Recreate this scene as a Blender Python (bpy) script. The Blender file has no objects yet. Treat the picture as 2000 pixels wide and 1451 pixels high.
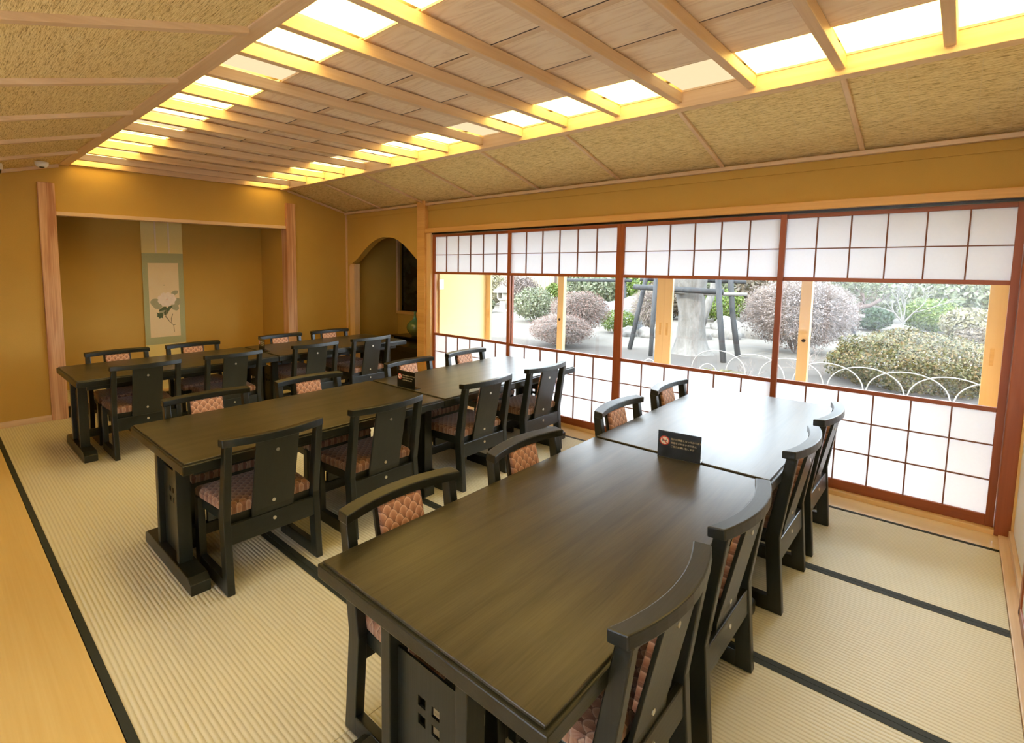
import bpy, math, random
import numpy as np
from mathutils import Vector, Matrix
S = bpy.context.scene
COL = S.collection
PI = math.pi
random.seed(7); RNG = np.random.default_rng(7)

# ------------------------------------------------------------------ camera
cam_d = bpy.data.cameras.new('camera'); cam = bpy.data.objects.new('camera', cam_d); COL.objects.link(cam)
PITCH, YAW, ROLL, FPX = -.0931, .7875, .005, 1012.75
fw = Vector((-math.sin(YAW)*math.cos(PITCH), math.cos(YAW)*math.cos(PITCH), math.sin(PITCH)))
rt = Vector((math.cos(YAW), math.sin(YAW), 0)); up = rt.cross(fw)
rr = rt*math.cos(ROLL)+up*math.sin(ROLL); uu = -rt*math.sin(ROLL)+up*math.cos(ROLL)
cam.matrix_world = Matrix(((rr.x, uu.x, -fw.x, 0), (rr.y, uu.y, -fw.y, 0), (rr.z, uu.z, -fw.z, 1.5), (0, 0, 0, 1)))
cam_d.sensor_fit = 'HORIZONTAL'; cam_d.sensor_width = 36; cam_d.lens = FPX*36/2000
cam_d.shift_x = (1000-857.77)/2000; cam_d.shift_y = -(725.5-614.58)/2000
cam_d.clip_start = .02; cam_d.clip_end = 300
S.camera = cam

# ------------------------------------------------------------------ light and exposure
SKY_STRENGTH, SUN_STRENGTH, PANEL_LIT, PANEL_DIM = 6.8, 3.8, 3.3, .46
PANEL_COL = (1, .70, .19)
W = bpy.data.worlds.new('sky'); S.world = W; W.use_nodes = True
wn = W.node_tree.nodes; wl = W.node_tree.links
bg = wn['Background']; bg.inputs['Strength'].default_value = SKY_STRENGTH
bg.inputs['Color'].default_value = (.80, .90, 1, 1)
sun_d = bpy.data.lights.new('sun', 'SUN'); sun_d.energy = SUN_STRENGTH; sun_d.angle = .02; sun_d.color = (1, .95, .86)
sun = bpy.data.objects.new('sun', sun_d); COL.objects.link(sun)
sun.rotation_euler = Vector((.25, 1, -.60)).to_track_quat('-Z', 'Y').to_euler()
S.view_settings.view_transform = 'Standard'; S.view_settings.look = 'None'
S.view_settings.gamma = 1; S.view_settings.use_curve_mapping = False
S.view_settings.exposure = 1.24
cy = S.cycles
cy.use_denoising = True
cy.max_bounces = 12; cy.diffuse_bounces = 6; cy.glossy_bounces = 4; cy.transmission_bounces = 8; cy.transparent_max_bounces = 16
cy.sample_clamp_indirect = 6; cy.caustics_reflective = False; cy.caustics_refractive = False

# ------------------------------------------------------------------ node helpers
class NG:
    def __init__(s, name):
        s.m = bpy.data.materials.new(name); s.m.use_nodes = True
        s.t = s.m.node_tree; s.n = s.t.nodes; s.l = s.t.links; s.n.clear()
        s.out = s.n.new('ShaderNodeOutputMaterial')
    def put(s, sock, v):
        if isinstance(v, bpy.types.NodeSocket): s.l.new(v, sock)
        elif isinstance(v, (tuple, list)) and len(v) == 3 and sock.type == 'RGBA': sock.default_value = (*v, 1)
        else: sock.default_value = v
    def node(s, typ, **k):
        nd = s.n.new(typ)
        for a, b in k.items(): setattr(nd, a, b)
        return nd
    def M(s, op, a, b=0.0, c=0.0, clamp=False):
        nd = s.node('ShaderNodeMath', operation=op, use_clamp=clamp)
        for i, v in enumerate((a, b, c)): s.put(nd.inputs[i], v)
        return nd.outputs[0]
    def obj(s): return s.node('ShaderNodeTexCoord').outputs['Object']
    def xyz(s, v):
        nd = s.node('ShaderNodeSeparateXYZ'); s.put(nd.inputs[0], v); return nd.outputs
    def map(s, v, scale=(1, 1, 1), loc=(0, 0, 0), rot=(0, 0, 0)):
        nd = s.node('ShaderNodeMapping'); s.put(nd.inputs[0], v)
        nd.inputs['Scale'].default_value = scale; nd.inputs['Location'].default_value = loc; nd.inputs['Rotation'].default_value = rot
        return nd.outputs[0]
    def noise(s, v, scale, detail=3, rough=.5, dist=0):
        nd = s.node('ShaderNodeTexNoise'); s.put(nd.inputs['Vector'], v)
        nd.inputs['Scale'].default_value = scale; nd.inputs['Detail'].default_value = detail
        nd.inputs['Roughness'].default_value = rough; nd.inputs['Distortion'].default_value = dist
        return nd.outputs['Fac']
    def ramp(s, f, stops):
        nd = s.node('ShaderNodeValToRGB'); s.put(nd.inputs[0], f); e = nd.color_ramp.elements
        while len(e) < len(stops): e.new(.5)
        for el, (p, c) in zip(e, stops): el.position = p; el.color = (*c, 1) if len(c) == 3 else c
        return nd.outputs[0]
    def mix(s, f, a, b, mode='MIX'):
        nd = s.node('ShaderNodeMix', data_type='RGBA', blend_type=mode)
        s.put(nd.inputs[0], f); s.put(nd.inputs[6], a); s.put(nd.inputs[7], b); return nd.outputs[2]
    def bump(s, h, strength=.3, dist=.01):
        nd = s.node('ShaderNodeBump'); s.put(nd.inputs['Height'], h)
        nd.inputs['Strength'].default_value = strength; nd.inputs['Distance'].default_value = dist; return nd.outputs[0]
    def bsdf(s, color, rough=.6, spec=.5, normal=None, coat=0, coat_rough=.1, metal=0, sheen=0):
        b = s.node('ShaderNodeBsdfPrincipled'); s.put(b.inputs['Base Color'], color); s.put(b.inputs['Roughness'], rough)
        b.inputs['Specular IOR Level'].default_value = spec; b.inputs['Coat Weight'].default_value = coat
        b.inputs['Coat Roughness'].default_value = coat_rough; b.inputs['Metallic'].default_value = metal
        b.inputs['Sheen Weight'].default_value = sheen
        if normal is not None: s.l.new(normal, b.inputs['Normal'])
        s.l.new(b.outputs[0], s.out.inputs[0]); return b

def wood(name, light, dark, axis=0, rough=.5, ring=9., fine=90., contrast=1., coat=0, spec=.4, bump=.08):
    """straight grained timber: the grain runs along the given axis of the object"""
    g = NG(name); o = g.obj()
    sc = [1., 1., 1.]; sc[axis] = .06
    big = g.noise(g.map(o, tuple(v*ring for v in sc)), 1., 3, .55, .6)
    sc2 = [1., 1., 1.]; sc2[axis] = .02
    fin = g.noise(g.map(o, tuple(v*fine for v in sc2)), 1., 3, .6)
    f = g.M('ADD', g.M('MULTIPLY', big, .65), g.M('MULTIPLY', fin, .35))
    f = g.M('MULTIPLY_ADD', g.M('SUBTRACT', f, .5), 3*contrast, .5, clamp=True)
    c = g.mix(f, dark, light)
    g.bsdf(c, rough, spec, g.bump(fin, bump, .003), coat=coat)
    return g.m
def plain(name, col, rough=.6, spec=.4, metal=0, coat=0):
    g = NG(name); o = g.obj()
    c = g.mix(g.noise(o, 30, 3), tuple(v*.9 for v in col), tuple(min(1, v*1.1) for v in col))
    g.bsdf(c, rough, spec, metal=metal, coat=coat); return g.m

M = {}
def plaster(name, a, b):
    g = NG(name); o = g.obj()
    n1 = g.noise(o, 2.2, 4); n2 = g.noise(g.map(o, (1, 1, 1.6)), 260, 3, .7)
    f = g.M('ADD', g.M('MULTIPLY', n1, .4), g.M('MULTIPLY', n2, .6))
    g.bsdf(g.mix(f, a, b), .92, .1, g.bump(n2, .35, .004)); return g.m
M['plaster'] = plaster('ochre_plaster', (.48, .295, .066), (.63, .41, .11))
M['white_wall'] = plaster('white_paper', (.78, .76, .72), (.85, .83, .80))
M['engawa_wall'] = plaster('cream_plaster', (.74, .58, .28), (.84, .68, .36))
M['pale_x'] = wood('pale_timber_along_x', (.80, .60, .38), (.64, .43, .24), 0, .45)
M['pale_y'] = wood('pale_timber_along_y', (.80, .60, .38), (.64, .43, .24), 1, .45)
M['pale_z'] = wood('pale_timber_along_z', (.80, .58, .34), (.60, .36, .18), 2, .45)
M['post'] = wood('cedar_post', (.74, .46, .26), (.46, .21, .10), 2, .5, ring=11, contrast=1.9)
M['lintel'] = wood('golden_lintel_timber', (.78, .46, .15), (.60, .31, .08), 0, .45)
M['red_x'] = wood('red_frame_along_x', (.40, .115, .035), (.25, .06, .018), 0, .4, contrast=.7)
M['red_z'] = wood('red_frame_along_z', (.40, .115, .035), (.25, .06, .018), 2, .4, contrast=.7)
M['lattice'] = wood('brown_lattice', (.24, .09, .04), (.15, .05, .02), 0, .5, contrast=.6)
M['door_x'] = wood('door_timber_along_x', (.84, .58, .27), (.74, .47, .19), 0, .45, contrast=.5)
M['door_z'] = wood('door_timber_along_z', (.84, .58, .27), (.74, .47, .19), 2, .45, contrast=.5)
M['black_x'] = wood('black_stain_along_x', (.017, .020, .016), (.006, .008, .006), 0, .34, contrast=.8, spec=.5, bump=.15)
M['black_y'] = wood('black_stain_along_y', (.017, .020, .016), (.006, .008, .006), 1, .34, contrast=.8, spec=.5, bump=.15)
M['black_z'] = wood('black_stain_along_z', (.017, .020, .016), (.006, .008, .006), 2, .34, contrast=.8, spec=.5, bump=.15)
M['lacquer'] = plain('black_lacquer', (.012, .010, .008), .25, .5)
M['steel'] = plain('screw_metal', (.75, .72, .62), .3, .5, metal=.9)
M['white_plastic'] = plain('white_plastic', (.8, .8, .78), .4)
M['dark_glass'] = plain('dark_dome', (.02, .02, .02), .1, .6)
M['black_sign'] = plain('black_sign_board', (.008, .009, .007), .2, .5)
M['sign_white'] = plain('sign_white', (.85, .72, .55), .5)
M['sign_red'] = plain('sign_red', (.55, .05, .02), .5)
M['sign_cream'] = plain('sign_lettering', (.62, .52, .32), .5)
M['backing'] = plain('backing_board', (.5, .4, .25), .8)
M['stone'] = None

def table_top_mat():
    g = NG('dark_oak_table_top'); o = g.obj()
    big = g.noise(g.map(o, (14, .9, 8)), 1, 4, .6, .8)
    fin = g.noise(g.map(o, (220, 6, 60)), 1, 3, .65)
    f = g.M('MULTIPLY_ADD', g.M('SUBTRACT', g.M('ADD', g.M('MULTIPLY', big, .65), g.M('MULTIPLY', fin, .35)), .5), 3.6, .5, clamp=True)
    c = g.mix(f, (.026, .023, .012), (.074, .064, .038))
    r = g.M('MULTIPLY_ADD', fin, .10, .27)
    g.bsdf(c, r, .5, g.bump(fin, .14, .002)); return g.m
M['top'] = table_top_mat()

def reed_mat():
    """pressed reed ceiling boards: short streaks along x, pale stitch lines across"""
    g = NG('reed_ceiling_board'); o = g.obj(); x, y, z = g.xyz(o)
    n1 = g.noise(g.map(o, (16, 210, 90)), 1, 3, .7, .3)
    n2 = g.noise(g.map(o, (60, 420, 160)), 1, 2, .6)
    f = g.M('ADD', g.M('MULTIPLY', n1, .7), g.M('MULTIPLY', n2, .3))
    c = g.ramp(f, [(.36, (.26, .16, .05)), (.45, (.74, .56, .25)), (.56, (.92, .76, .40)), (.75, (.92, .80, .50))])
    st = g.M('LESS_THAN', g.M('FRACT', g.M('DIVIDE', x, .128)), .022)
    c = g.mix(g.M('MULTIPLY', st, .45), c, (.78, .66, .42))
    g.bsdf(c, .85, .15, g.bump(f, .8, .006)); return g.m
M['reed'] = reed_mat()

def ceiling_board_mat():
    g = NG('cedar_ceiling_board'); o = g.obj(); x, y, z = g.xyz(o)
    w = g.noise(g.map(o, (.9, 5.5, 1)), 1, 3, .5, .5)
    rings = g.M('SINE', g.M('MULTIPLY', w, 85))
    fin = g.noise(g.map(o, (6, 160, 1)), 1, 3, .6)
    f = g.M('ADD', g.M('MULTIPLY_ADD', rings, .17, .5), g.M('MULTIPLY_ADD', fin, .5, -.25), clamp=True)
    c = g.ramp(f, [(.0, (.58, .42, .27)), (.4, (.84, .67, .48)), (1, (.92, .79, .61))])
    seam = g.M('LESS_THAN', g.M('ABSOLUTE', g.M('SUBTRACT', g.M('FRACT', g.M('DIVIDE', g.M('SUBTRACT', y, 1.51), .44)), .5)), .49)
    g.bsdf(c, .6, .3, g.bump(f, .15, .002)); return g.m
M['cedar'] = ceiling_board_mat()

def tatami_mat_mat():
    g = NG('rush_tatami'); o = g.obj(); x, y, z = g.xyz(o)
    wob = g.M('MULTIPLY_ADD', g.noise(g.map(o, (30, 60, 1)), 1, 2), .002, 0)
    rib = g.M('SINE', g.M('MULTIPLY', g.M('ADD', y, wob), 2*PI/.0185))
    n = g.noise(g.map(o, (400, 60, 1)), 1, 2, .6); big = g.noise(o, 3.5, 3)
    f = g.M('MULTIPLY_ADD', rib, .5, .5)
    f2 = g.M('POWER', f, .6)
    c = g.mix(f2, (.60, .55, .36), (.77, .73, .55))
    c = g.mix(g.M('MULTIPLY_ADD', n, .5, -.1, clamp=True), c, (.80, .77, .62))
    c = g.mix(g.M('MULTIPLY', big, .25), c, (.68, .65, .46))
    g.bsdf(c, .45, .5, g.bump(f2, .6, .003)); return g.m
M['tatami'] = tatami_mat_mat()
def heri_mat():
    g = NG('black_green_edging_cloth'); o = g.obj()
    g.bsdf(g.mix(g.noise(o, 500, 2), (.020, .026, .020), (.045, .052, .042)), .7, .3); return g.m
M['heri'] = heri_mat()
M['floor_wood'] = wood('honey_floor_board', (.84, .64, .27), (.72, .48, .16), 0, .28, ring=6, coat=.3, contrast=.7)
M['sill_wood'] = wood('sill_board', (.88, .70, .42), (.78, .56, .28), 0, .18, ring=6, coat=.8, contrast=.6)

def fabric_mat(name, ua, va, k=1.):
    """fish scale weave; ua / va are the axes across and up"""
    g = NG(name); o = g.obj(); c = g.xyz(o); u, v = c[ua], c[va]
    w, h = .046, .021
    j = g.M('FLOOR', g.M('DIVIDE', v, h))
    def cell(row):
        off = g.M('MULTIPLY', g.M('FLOORED_MODULO', row, 2.), w/2)
        t = g.M('DIVIDE', g.M('SUBTRACT', u, off), w)
        du = g.M('SUBTRACT', g.M('FRACT', g.M('ADD', t, .5)), .5)
        dv = g.M('SUBTRACT', v, g.M('MULTIPLY', row, h))
        a = g.M('MULTIPLY', du, 2.); b = g.M('DIVIDE', dv, 2*h)
        d = g.M('SQRT', g.M('ADD', g.M('MULTIPLY', a, a), g.M('MULTIPLY', b, b)))
        return d, g.M('ARCTAN2', a, b)
    d1, a1 = cell(g.M('SUBTRACT', j, 1.)); d0, a0 = cell(j)
    s = g.M('LESS_THAN', d1, 1.)
    d = g.M('ADD', g.M('MULTIPLY', d1, s), g.M('MULTIPLY', d0, g.M('SUBTRACT', 1., s)))
    a = g.M('ADD', g.M('MULTIPLY', a1, s), g.M('MULTIPLY', a0, g.M('SUBTRACT', 1., s)))
    col = g.ramp(d, [(0, (.15*k, .05*k, .025*k)), (.35, (.36*k, .145*k, .075*k)), (.78, (.60*k, .30*k, .17*k)), (.92, (.80*k, .52*k, .36*k)), (.98, (.14*k, .05*k, .025*k))])
    ray = g.M('MULTIPLY_ADD', g.M('SINE', g.M('MULTIPLY', a, 26)), .5, .5)
    col = g.mix(g.M('MULTIPLY', ray, .22), col, (.85*k, .55*k, .38*k))
    g.bsdf(col, .6, .3, g.bump(d, .3, .003), sheen=.15); return g.m
M['fabric_seat_shaded'] = fabric_mat('scale_fabric_seat_shaded', 1, 0, .52)  # same cloth as the backs, darkened to carry the shade on the seats
M['fabric_back'] = fabric_mat('scale_fabric_back', 1, 2)

def paper_mat():
    g = NG('shoji_paper'); o = g.obj(); n = g.noise(o, 60, 4, .6)
    c = g.mix(n, (.80, .81, .84), (.84, .85, .88))
    a = g.node('ShaderNodeBsdfDiffuse'); g.put(a.inputs[0], c)
    t = g.node('ShaderNodeBsdfTranslucent'); g.put(t.inputs[0], c)
    mx = g.node('ShaderNodeMixShader'); mx.inputs[0].default_value = .62
    g.l.new(a.outputs[0], mx.inputs[1]); g.l.new(t.outputs[0], mx.inputs[2]); g.l.new(mx.outputs[0], g.out.inputs[0]); return g.m
M['paper'] = paper_mat()
def glass_mat():
    g = NG('window_glass')
    t = g.node('ShaderNodeBsdfTransparent'); t.inputs[0].default_value = (.97, .98, .98, 1)
    r = g.node('ShaderNodeBsdfGlossy'); r.inputs['Roughness'].default_value = .02
    f = g.node('ShaderNodeFresnel'); f.inputs[0].default_value = 1.45
    mx = g.node('ShaderNodeMixShader'); g.l.new(f.outputs[0], mx.inputs[0])
    g.l.new(t.outputs[0], mx.inputs[1]); g.l.new(r.outputs[0], mx.inputs[2]); g.l.new(mx.outputs[0], g.out.inputs[0]); return g.m
M['glass'] = glass_mat()
def panel_mat(name, s, PANEL_COL=PANEL_COL):
    g = NG(name); o = g.obj()
    n = g.noise(g.map(o, (40, 40, 40)), 1, 3)
    c = g.mix(n, tuple(v*.95 for v in PANEL_COL), PANEL_COL)
    e = g.node('ShaderNodeEmission'); g.put(e.inputs[0], c); e.inputs[1].default_value = s
    g.l.new(e.outputs[0], g.out.inputs[0]); return g.m
M['panel_lit'] = panel_mat('lit_paper', PANEL_LIT); M['panel_dim'] = panel_mat('faintly_lit_paper', PANEL_DIM, (1, .78, .46))

def leaf_mat(name, c1, c2, c3=None, rough=.5, transl=.25):
    c1, c2, c3 = [c and tuple(v*.22 for v in c) for c in (c1, c2, c3)]
    g = NG(name); geo = g.node('ShaderNodeNewGeometry'); r = geo.outputs['Random Per Island']
    st = [(0, c1), (.6, c2)] + ([(1, c3)] if c3 else [])
    col = g.ramp(r, st)
    b = g.bsdf(col, rough, .3)
    t = g.node('ShaderNodeBsdfTranslucent'); g.put(t.inputs[0], col)
    mx = g.node('ShaderNodeMixShader'); mx.inputs[0].default_value = transl
    g.l.new(b.outputs[0], mx.inputs[1]); g.l.new(t.outputs[0], mx.inputs[2]); g.l.new(mx.outputs[0], g.out.inputs[0]); return g.m
LF = dict(
    hedge=leaf_mat('azalea_leaf', (.07, .09, .02), (.36, .33, .08), (.62, .38, .16)),
    bright=leaf_mat('bright_leaf', (.16, .30, .03), (.34, .50, .07), (.50, .62, .14)),
    dark=leaf_mat('dark_leaf', (.03, .10, .02), (.09, .22, .05), (.20, .34, .10)),
    pale=leaf_mat('pale_leaf', (.25, .32, .14), (.48, .52, .30), (.66, .68, .48)),
    brown=leaf_mat('brown_leaf', (.22, .17, .10), (.42, .33, .22), (.55, .45, .33)),
    purple=leaf_mat('purple_leaf', (.20, .12, .12), (.36, .22, .22), (.48, .32, .31)),
    cream=leaf_mat('cream_leaf', (.42, .38, .16), (.66, .60, .34), (.80, .76, .56)),
    redbud=leaf_mat('red_bud', (.46, .22, .17), (.62, .38, .31), (.72, .52, .45)),
    pinkbud=leaf_mat('pink_bud', (.52, .38, .33), (.66, .52, .47), (.76, .66, .62)),
    yellow=leaf_mat('yellow_blade', (.50, .46, .05), (.70, .62, .10), (.55, .60, .2)))
def bark(name, a, b, rough=.85):
    a, b = tuple(v*.34 for v in a), tuple(v*.34 for v in b)
    g = NG(name); o = g.obj(); n = g.noise(g.map(o, (10, 10, 3)), 1, 5, .65, .4)
    n2 = g.noise(o, 60, 3)
    f = g.M('MULTIPLY_ADD', g.M('SUBTRACT', g.M('ADD', g.M('MULTIPLY', n, .7), g.M('MULTIPLY', n2, .3)), .5), 2.5, .5, clamp=True)
    g.bsdf(g.mix(f, a, b), rough, .2, g.bump(n, .6, .03)); return g.m
M['bark_pale'] = bark('pale_bark', (.17, .155, .135), (.40, .38, .35))
M['bark_dark'] = bark('dark_bark', (.12, .09, .08), (.27, .20, .18))
M['bark_white'] = bark('white_bark', (.30, .28, .25), (.48, .46, .43))
M['twig'] = bark('twig_bark', (.36, .29, .25), (.60, .50, .44))
M['stem'] = bark('stem_bark', (.30, .25, .19), (.48, .42, .34))
M['prop'] = bark('weathered_prop', (.055, .06, .065), (.13, .135, .14))
M['prop_pale'] = bark('pale_prop', (.34, .31, .27), (.52, .49, .44))
M['stone'] = bark('garden_stone', (.22, .20, .18), (.46, .44, .40))
M['stone_grey'] = bark('blue_grey_stone', (.30, .32, .34), (.55, .57, .58))
M['bamboo'] = plain('split_bamboo', (.30, .275, .235), .45)
M['fence'] = wood('bamboo_fence', (.34, .29, .20), (.26, .20, .12), 2, .6)
M['roof'] = plain('roof_underside', (.35, .25, .15), .8)
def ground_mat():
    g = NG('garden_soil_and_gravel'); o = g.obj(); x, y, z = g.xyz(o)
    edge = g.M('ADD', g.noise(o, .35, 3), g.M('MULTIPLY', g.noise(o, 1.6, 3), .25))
    # planting bed of dark soil near the house front and right, its tone partly roof shade; pale trodden path beyond
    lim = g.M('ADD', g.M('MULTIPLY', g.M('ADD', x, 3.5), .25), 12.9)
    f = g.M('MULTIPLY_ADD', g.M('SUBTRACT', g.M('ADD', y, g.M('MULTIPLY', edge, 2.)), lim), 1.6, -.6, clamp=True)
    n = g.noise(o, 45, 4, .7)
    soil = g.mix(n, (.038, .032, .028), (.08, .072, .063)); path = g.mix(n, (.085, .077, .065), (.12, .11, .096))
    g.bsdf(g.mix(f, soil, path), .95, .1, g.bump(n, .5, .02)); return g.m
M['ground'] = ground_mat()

# ------------------------------------------------------------------ mesh helpers
class MB:
    def __init__(s): s.v = []; s.f = []; s.mi = []; s.cur = 0
    def add(s, vs, fs):
        b = len(s.v); s.v += [tuple(p) for p in vs]; s.f += [tuple(b+i for i in f) for f in fs]; s.mi += [s.cur]*len(fs); return s
    def box(s, x0, x1, y0, y1, z0, z1):
        return s.add([(x, y, z) for x in (x0, x1) for y in (y0, y1) for z in (z0, z1)],
                     [(0, 1, 3, 2), (4, 6, 7, 5), (0, 4, 5, 1), (2, 3, 7, 6), (0, 2, 6, 4), (1, 5, 7, 3)])
    def prism(s, poly, ax, a, b):
        """poly: list of 2D points in the two other axes (in order), extruded along ax from a to b"""
        n = len(poly)
        def P(p, t):
            q = list(p); q.insert(ax, t); return tuple(q)
        vs = [P(p, a) for p in poly]+[P(p, b) for p in poly]
        fs = [tuple(range(n))[::-1], tuple(range(n, 2*n))]+[(i, (i+1) % n, n+(i+1) % n, n+i) for i in range(n)]
        return s.add(vs, fs)
    def loft(s, rings, cap=True):
        n = len(rings[0]); vs = [p for r in rings for p in r]; fs = []
        for k in range(len(rings)-1):
            for i in range(n): fs.append((k*n+i, k*n+(i+1) % n, (k+1)*n+(i+1) % n, (k+1)*n+i))
        if cap: fs.append(tuple(range(n))[::-1]); fs.append(tuple((len(rings)-1)*n+i for i in range(n)))
        return s.add(vs, fs)
    def tube(s, pts, rad, n=8):
        pts = [Vector(p) for p in pts]; rings = []
        if not isinstance(rad, (list, tuple)): rad = [rad]*len(pts)
        t0 = (pts[1]-pts[0]).normalized(); a = t0.orthogonal().normalized()
        for i, p in enumerate(pts):
            t = (pts[min(i+1, len(pts)-1)]-pts[max(i-1, 0)]).normalized()
            a = (a-t*a.dot(t)).normalized(); b = t.cross(a)
            rings.append([p+(a*math.cos(2*PI*k/n)+b*math.sin(2*PI*k/n))*rad[i] for k in range(n)])
        return s.loft(rings)
    def lathe(s, prof, c=(0, 0, 0), n=24):
        return s.loft([[(c[0]+r*math.cos(2*PI*k/n), c[1]+r*math.sin(2*PI*k/n), c[2]+z) for k in range(n)] for r, z in prof])
    def disc(s, c, r, axis, t, n=20):
        poly = [(r*math.cos(2*PI*k/n), r*math.sin(2*PI*k/n)) for k in range(n)]
        cc = list(c); h = cc.pop(axis)
        return s.prism([(p[0]+cc[0], p[1]+cc[1]) for p in poly], axis, h-t/2, h+t/2)
    def build(s, name, mat, parent=None, bevel=0, smooth=False, seg=2):
        me = bpy.data.meshes.new(name); me.from_pydata(s.v, [], s.f); me.update()
        for m in (mat if isinstance(mat, (list, tuple)) else [mat]): me.materials.append(m)
        if max(s.mi, default=0): me.polygons.foreach_set('material_index', s.mi)
        import bmesh
        bm = bmesh.new(); bm.from_mesh(me); bmesh.ops.recalc_face_normals(bm, faces=bm.faces); bm.to_mesh(me); bm.free()
        o = bpy.data.objects.new(name, me); COL.objects.link(o)
        if smooth: me.polygons.foreach_set('use_smooth', [True]*len(me.polygons))
        if bevel:
            md = o.modifiers.new('bevel', 'BEVEL'); md.width = bevel; md.segments = seg; md.limit_method = 'ANGLE'; md.angle_limit = math.radians(40)
        if parent: o.parent = parent
        return o
def raw(name, v, f, mat, parent=None, smooth=False):
    me = bpy.data.meshes.new(name); me.from_pydata([tuple(p) for p in v], [], f); me.update(); me.materials.append(mat)
    if smooth: me.polygons.foreach_set('use_smooth', [True]*len(me.polygons))
    o = bpy.data.objects.new(name, me); COL.objects.link(o)
    if parent: o.parent = parent
    return o
def tag(o, label, cat, group=None, kind=None):
    if label: o['label'] = label
    if cat: o['category'] = cat
    if group: o['group'] = group
    if kind: o['kind'] = kind
    return o
def thing(name, label, cat, loc=(0, 0, 0), rz=0, group=None):
    o = bpy.data.objects.new(name, None); COL.objects.link(o); o.location = loc; o.rotation_euler = (0, 0, rz)
    o.empty_display_size = .1
    return tag(o, label, cat, group)
def struct(o): o['kind'] = 'structure'; return o
def dup(root, loc=None, rz=None, label=None, group=None):
    r = root.copy(); COL.objects.link(r)
    if loc is not None: r.location = loc
    if rz is not None: r.rotation_euler = (0, 0, rz)
    if label: r['label'] = label
    if group: r['group'] = group
    for ch in root.children:
        c = ch.copy(); COL.objects.link(c); c.parent = r
        for g in ch.children:
            d = g.copy(); COL.objects.link(d); d.parent = c
    return r
def box(x0, x1, y0, y1, z0, z1): return MB().box(x0, x1, y0, y1, z0, z1)

# ------------------------------------------------------------------ room dimensions
X0, XR, YW, YB = -6.109, .30, 4.25, -1.9
XNEAR = 3.0

# floor: boards under everything, honey boards in the passage, sill boards in front of the screens
struct(box(X0-.05, XNEAR, YB, .365, -.12, 0).build('floor', M['floor_wood']))
struct(box(X0-.80, XR, .365, 4.0, -.12, -.045).build('floor', M['backing']))
struct(box(X0-.12, -4.42, 4.33, 5.28, -.12, 0).build('floor_arch', M['sill_wood']))
struct(box(X0-.05, XR, 4.0, 4.33, -.12, 0).build('floor', M['sill_wood']))
# tatami, four rows; ribs along the long side, cloth edging on both long sides
rows = [.367, 1.28, 2.195, 3.09, 3.998]
seams = [[X0+.013, -4.73, -3.03, -1.30, .2445], [X0+.013, -4.55, -2.75, -.93, .2445], [X0+.013, -4.73, -3.0, -1.28, .2445], [X0+.013, -5.3, -3.6, -1.9, .2445]]
rown = ['along the honey wood boards', 'in the second row from the wood boards', 'in the third row from the wood boards', 'along the paper screens']
for i in range(4):
    sm = seams[i]
    for k in range(len(sm)-1):
        a, b = sm[k], sm[k+1]; y0, y1 = rows[i], rows[i+1]
        pos = ['nearest the alcove', 'second from the alcove', 'third from the alcove', 'fourth from the alcove', 'fifth from the alcove'][k]
        t = thing('tatami_mat', f'tatami mat {rown[i]}, {pos}', 'tatami mat', (a, y0, 0), 0, 'tatami mats on the floor')
        w, h = b-a, y1-y0; g = .0012
        box(g, w-g, g, h-g, -.045, 0).build('rush_surface', M['tatami'], t)
        box(g, w-g, g, .030, -.044, .0016).build('cloth_edging', M['heri'], t)
        box(g, w-g, h-.030, h-g, -.044, .0016).build('cloth_edging', M['heri'], t)

# ------------------------------------------------------------------ walls
# scroll alcove wall, plane x = X0
wt = MB()
wt.box(X0-.12, X0, YB, .82, -.12, 2.75); wt.box(X0-.12, X0, 3.43, YW+.1, -.12, 2.75); wt.box(X0-.12, X0, .82, 3.43, 2.0, 2.75)
struct(wt.build('wall_left', M['plaster']))
struct(box(X0-.80, X0-.68, .70, 3.55, 0, 2.75).build('wall_alcove_back', M['plaster']))
struct(box(X0-.72, X0-.1, .78, .93, 0, 2.75).build('wall_alcove_left', M['plaster']))
struct(box(X0-.72, X0-.1, 3.315, 3.47, 0, 2.75).build('wall_alcove_right', M['plaster']))
struct(box(X0-.72, X0, .90, 3.35, 2.45, 2.55).build('ceiling_alcove', M['plaster']))
p1 = struct(box(X0-.1, X0+.035, .805, .937, 0, 2.262).build('trim_1', M['post'], bevel=.006))
p2 = struct(box(X0-.1, X0+.035, 3.313, 3.443, 0, 2.285).build('trim_2', M['post'], bevel=.006))
struct(box(X0-.1, X0+.02, .937, 3.313, 1.963, 2.0).build('trim_3', M['pale_y'], bevel=.003))
struct(box(X0+.0, X0+.012, YB, .805, 0, .055).build('baseboard_left', M['pale_y']))
struct(box(X0, X0+.012, 3.443, YW, 0, .055).build('baseboard_left', M['pale_y']))
# raised alcove floor with a lacquered edge
struct(box(X0-.70, X0-.02, .93, 3.32, 0, .135).build('floor_alcove', M['tatami']))
struct(box(X0-.03, X0+.02, .937, 3.313, .0, .112).build('trim_4', M['lacquer'], bevel=.004))
struct(box(X0-.03, X0+.014, .937, 3.313, .113, .14).build('trim_5', M['pale_y'], bevel=.003))
# corner strip and wall-top strips
struct(box(X0, X0+.02, YW-.02, YW, 0, 2.24).build('trim_6', M['pale_z']))

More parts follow.
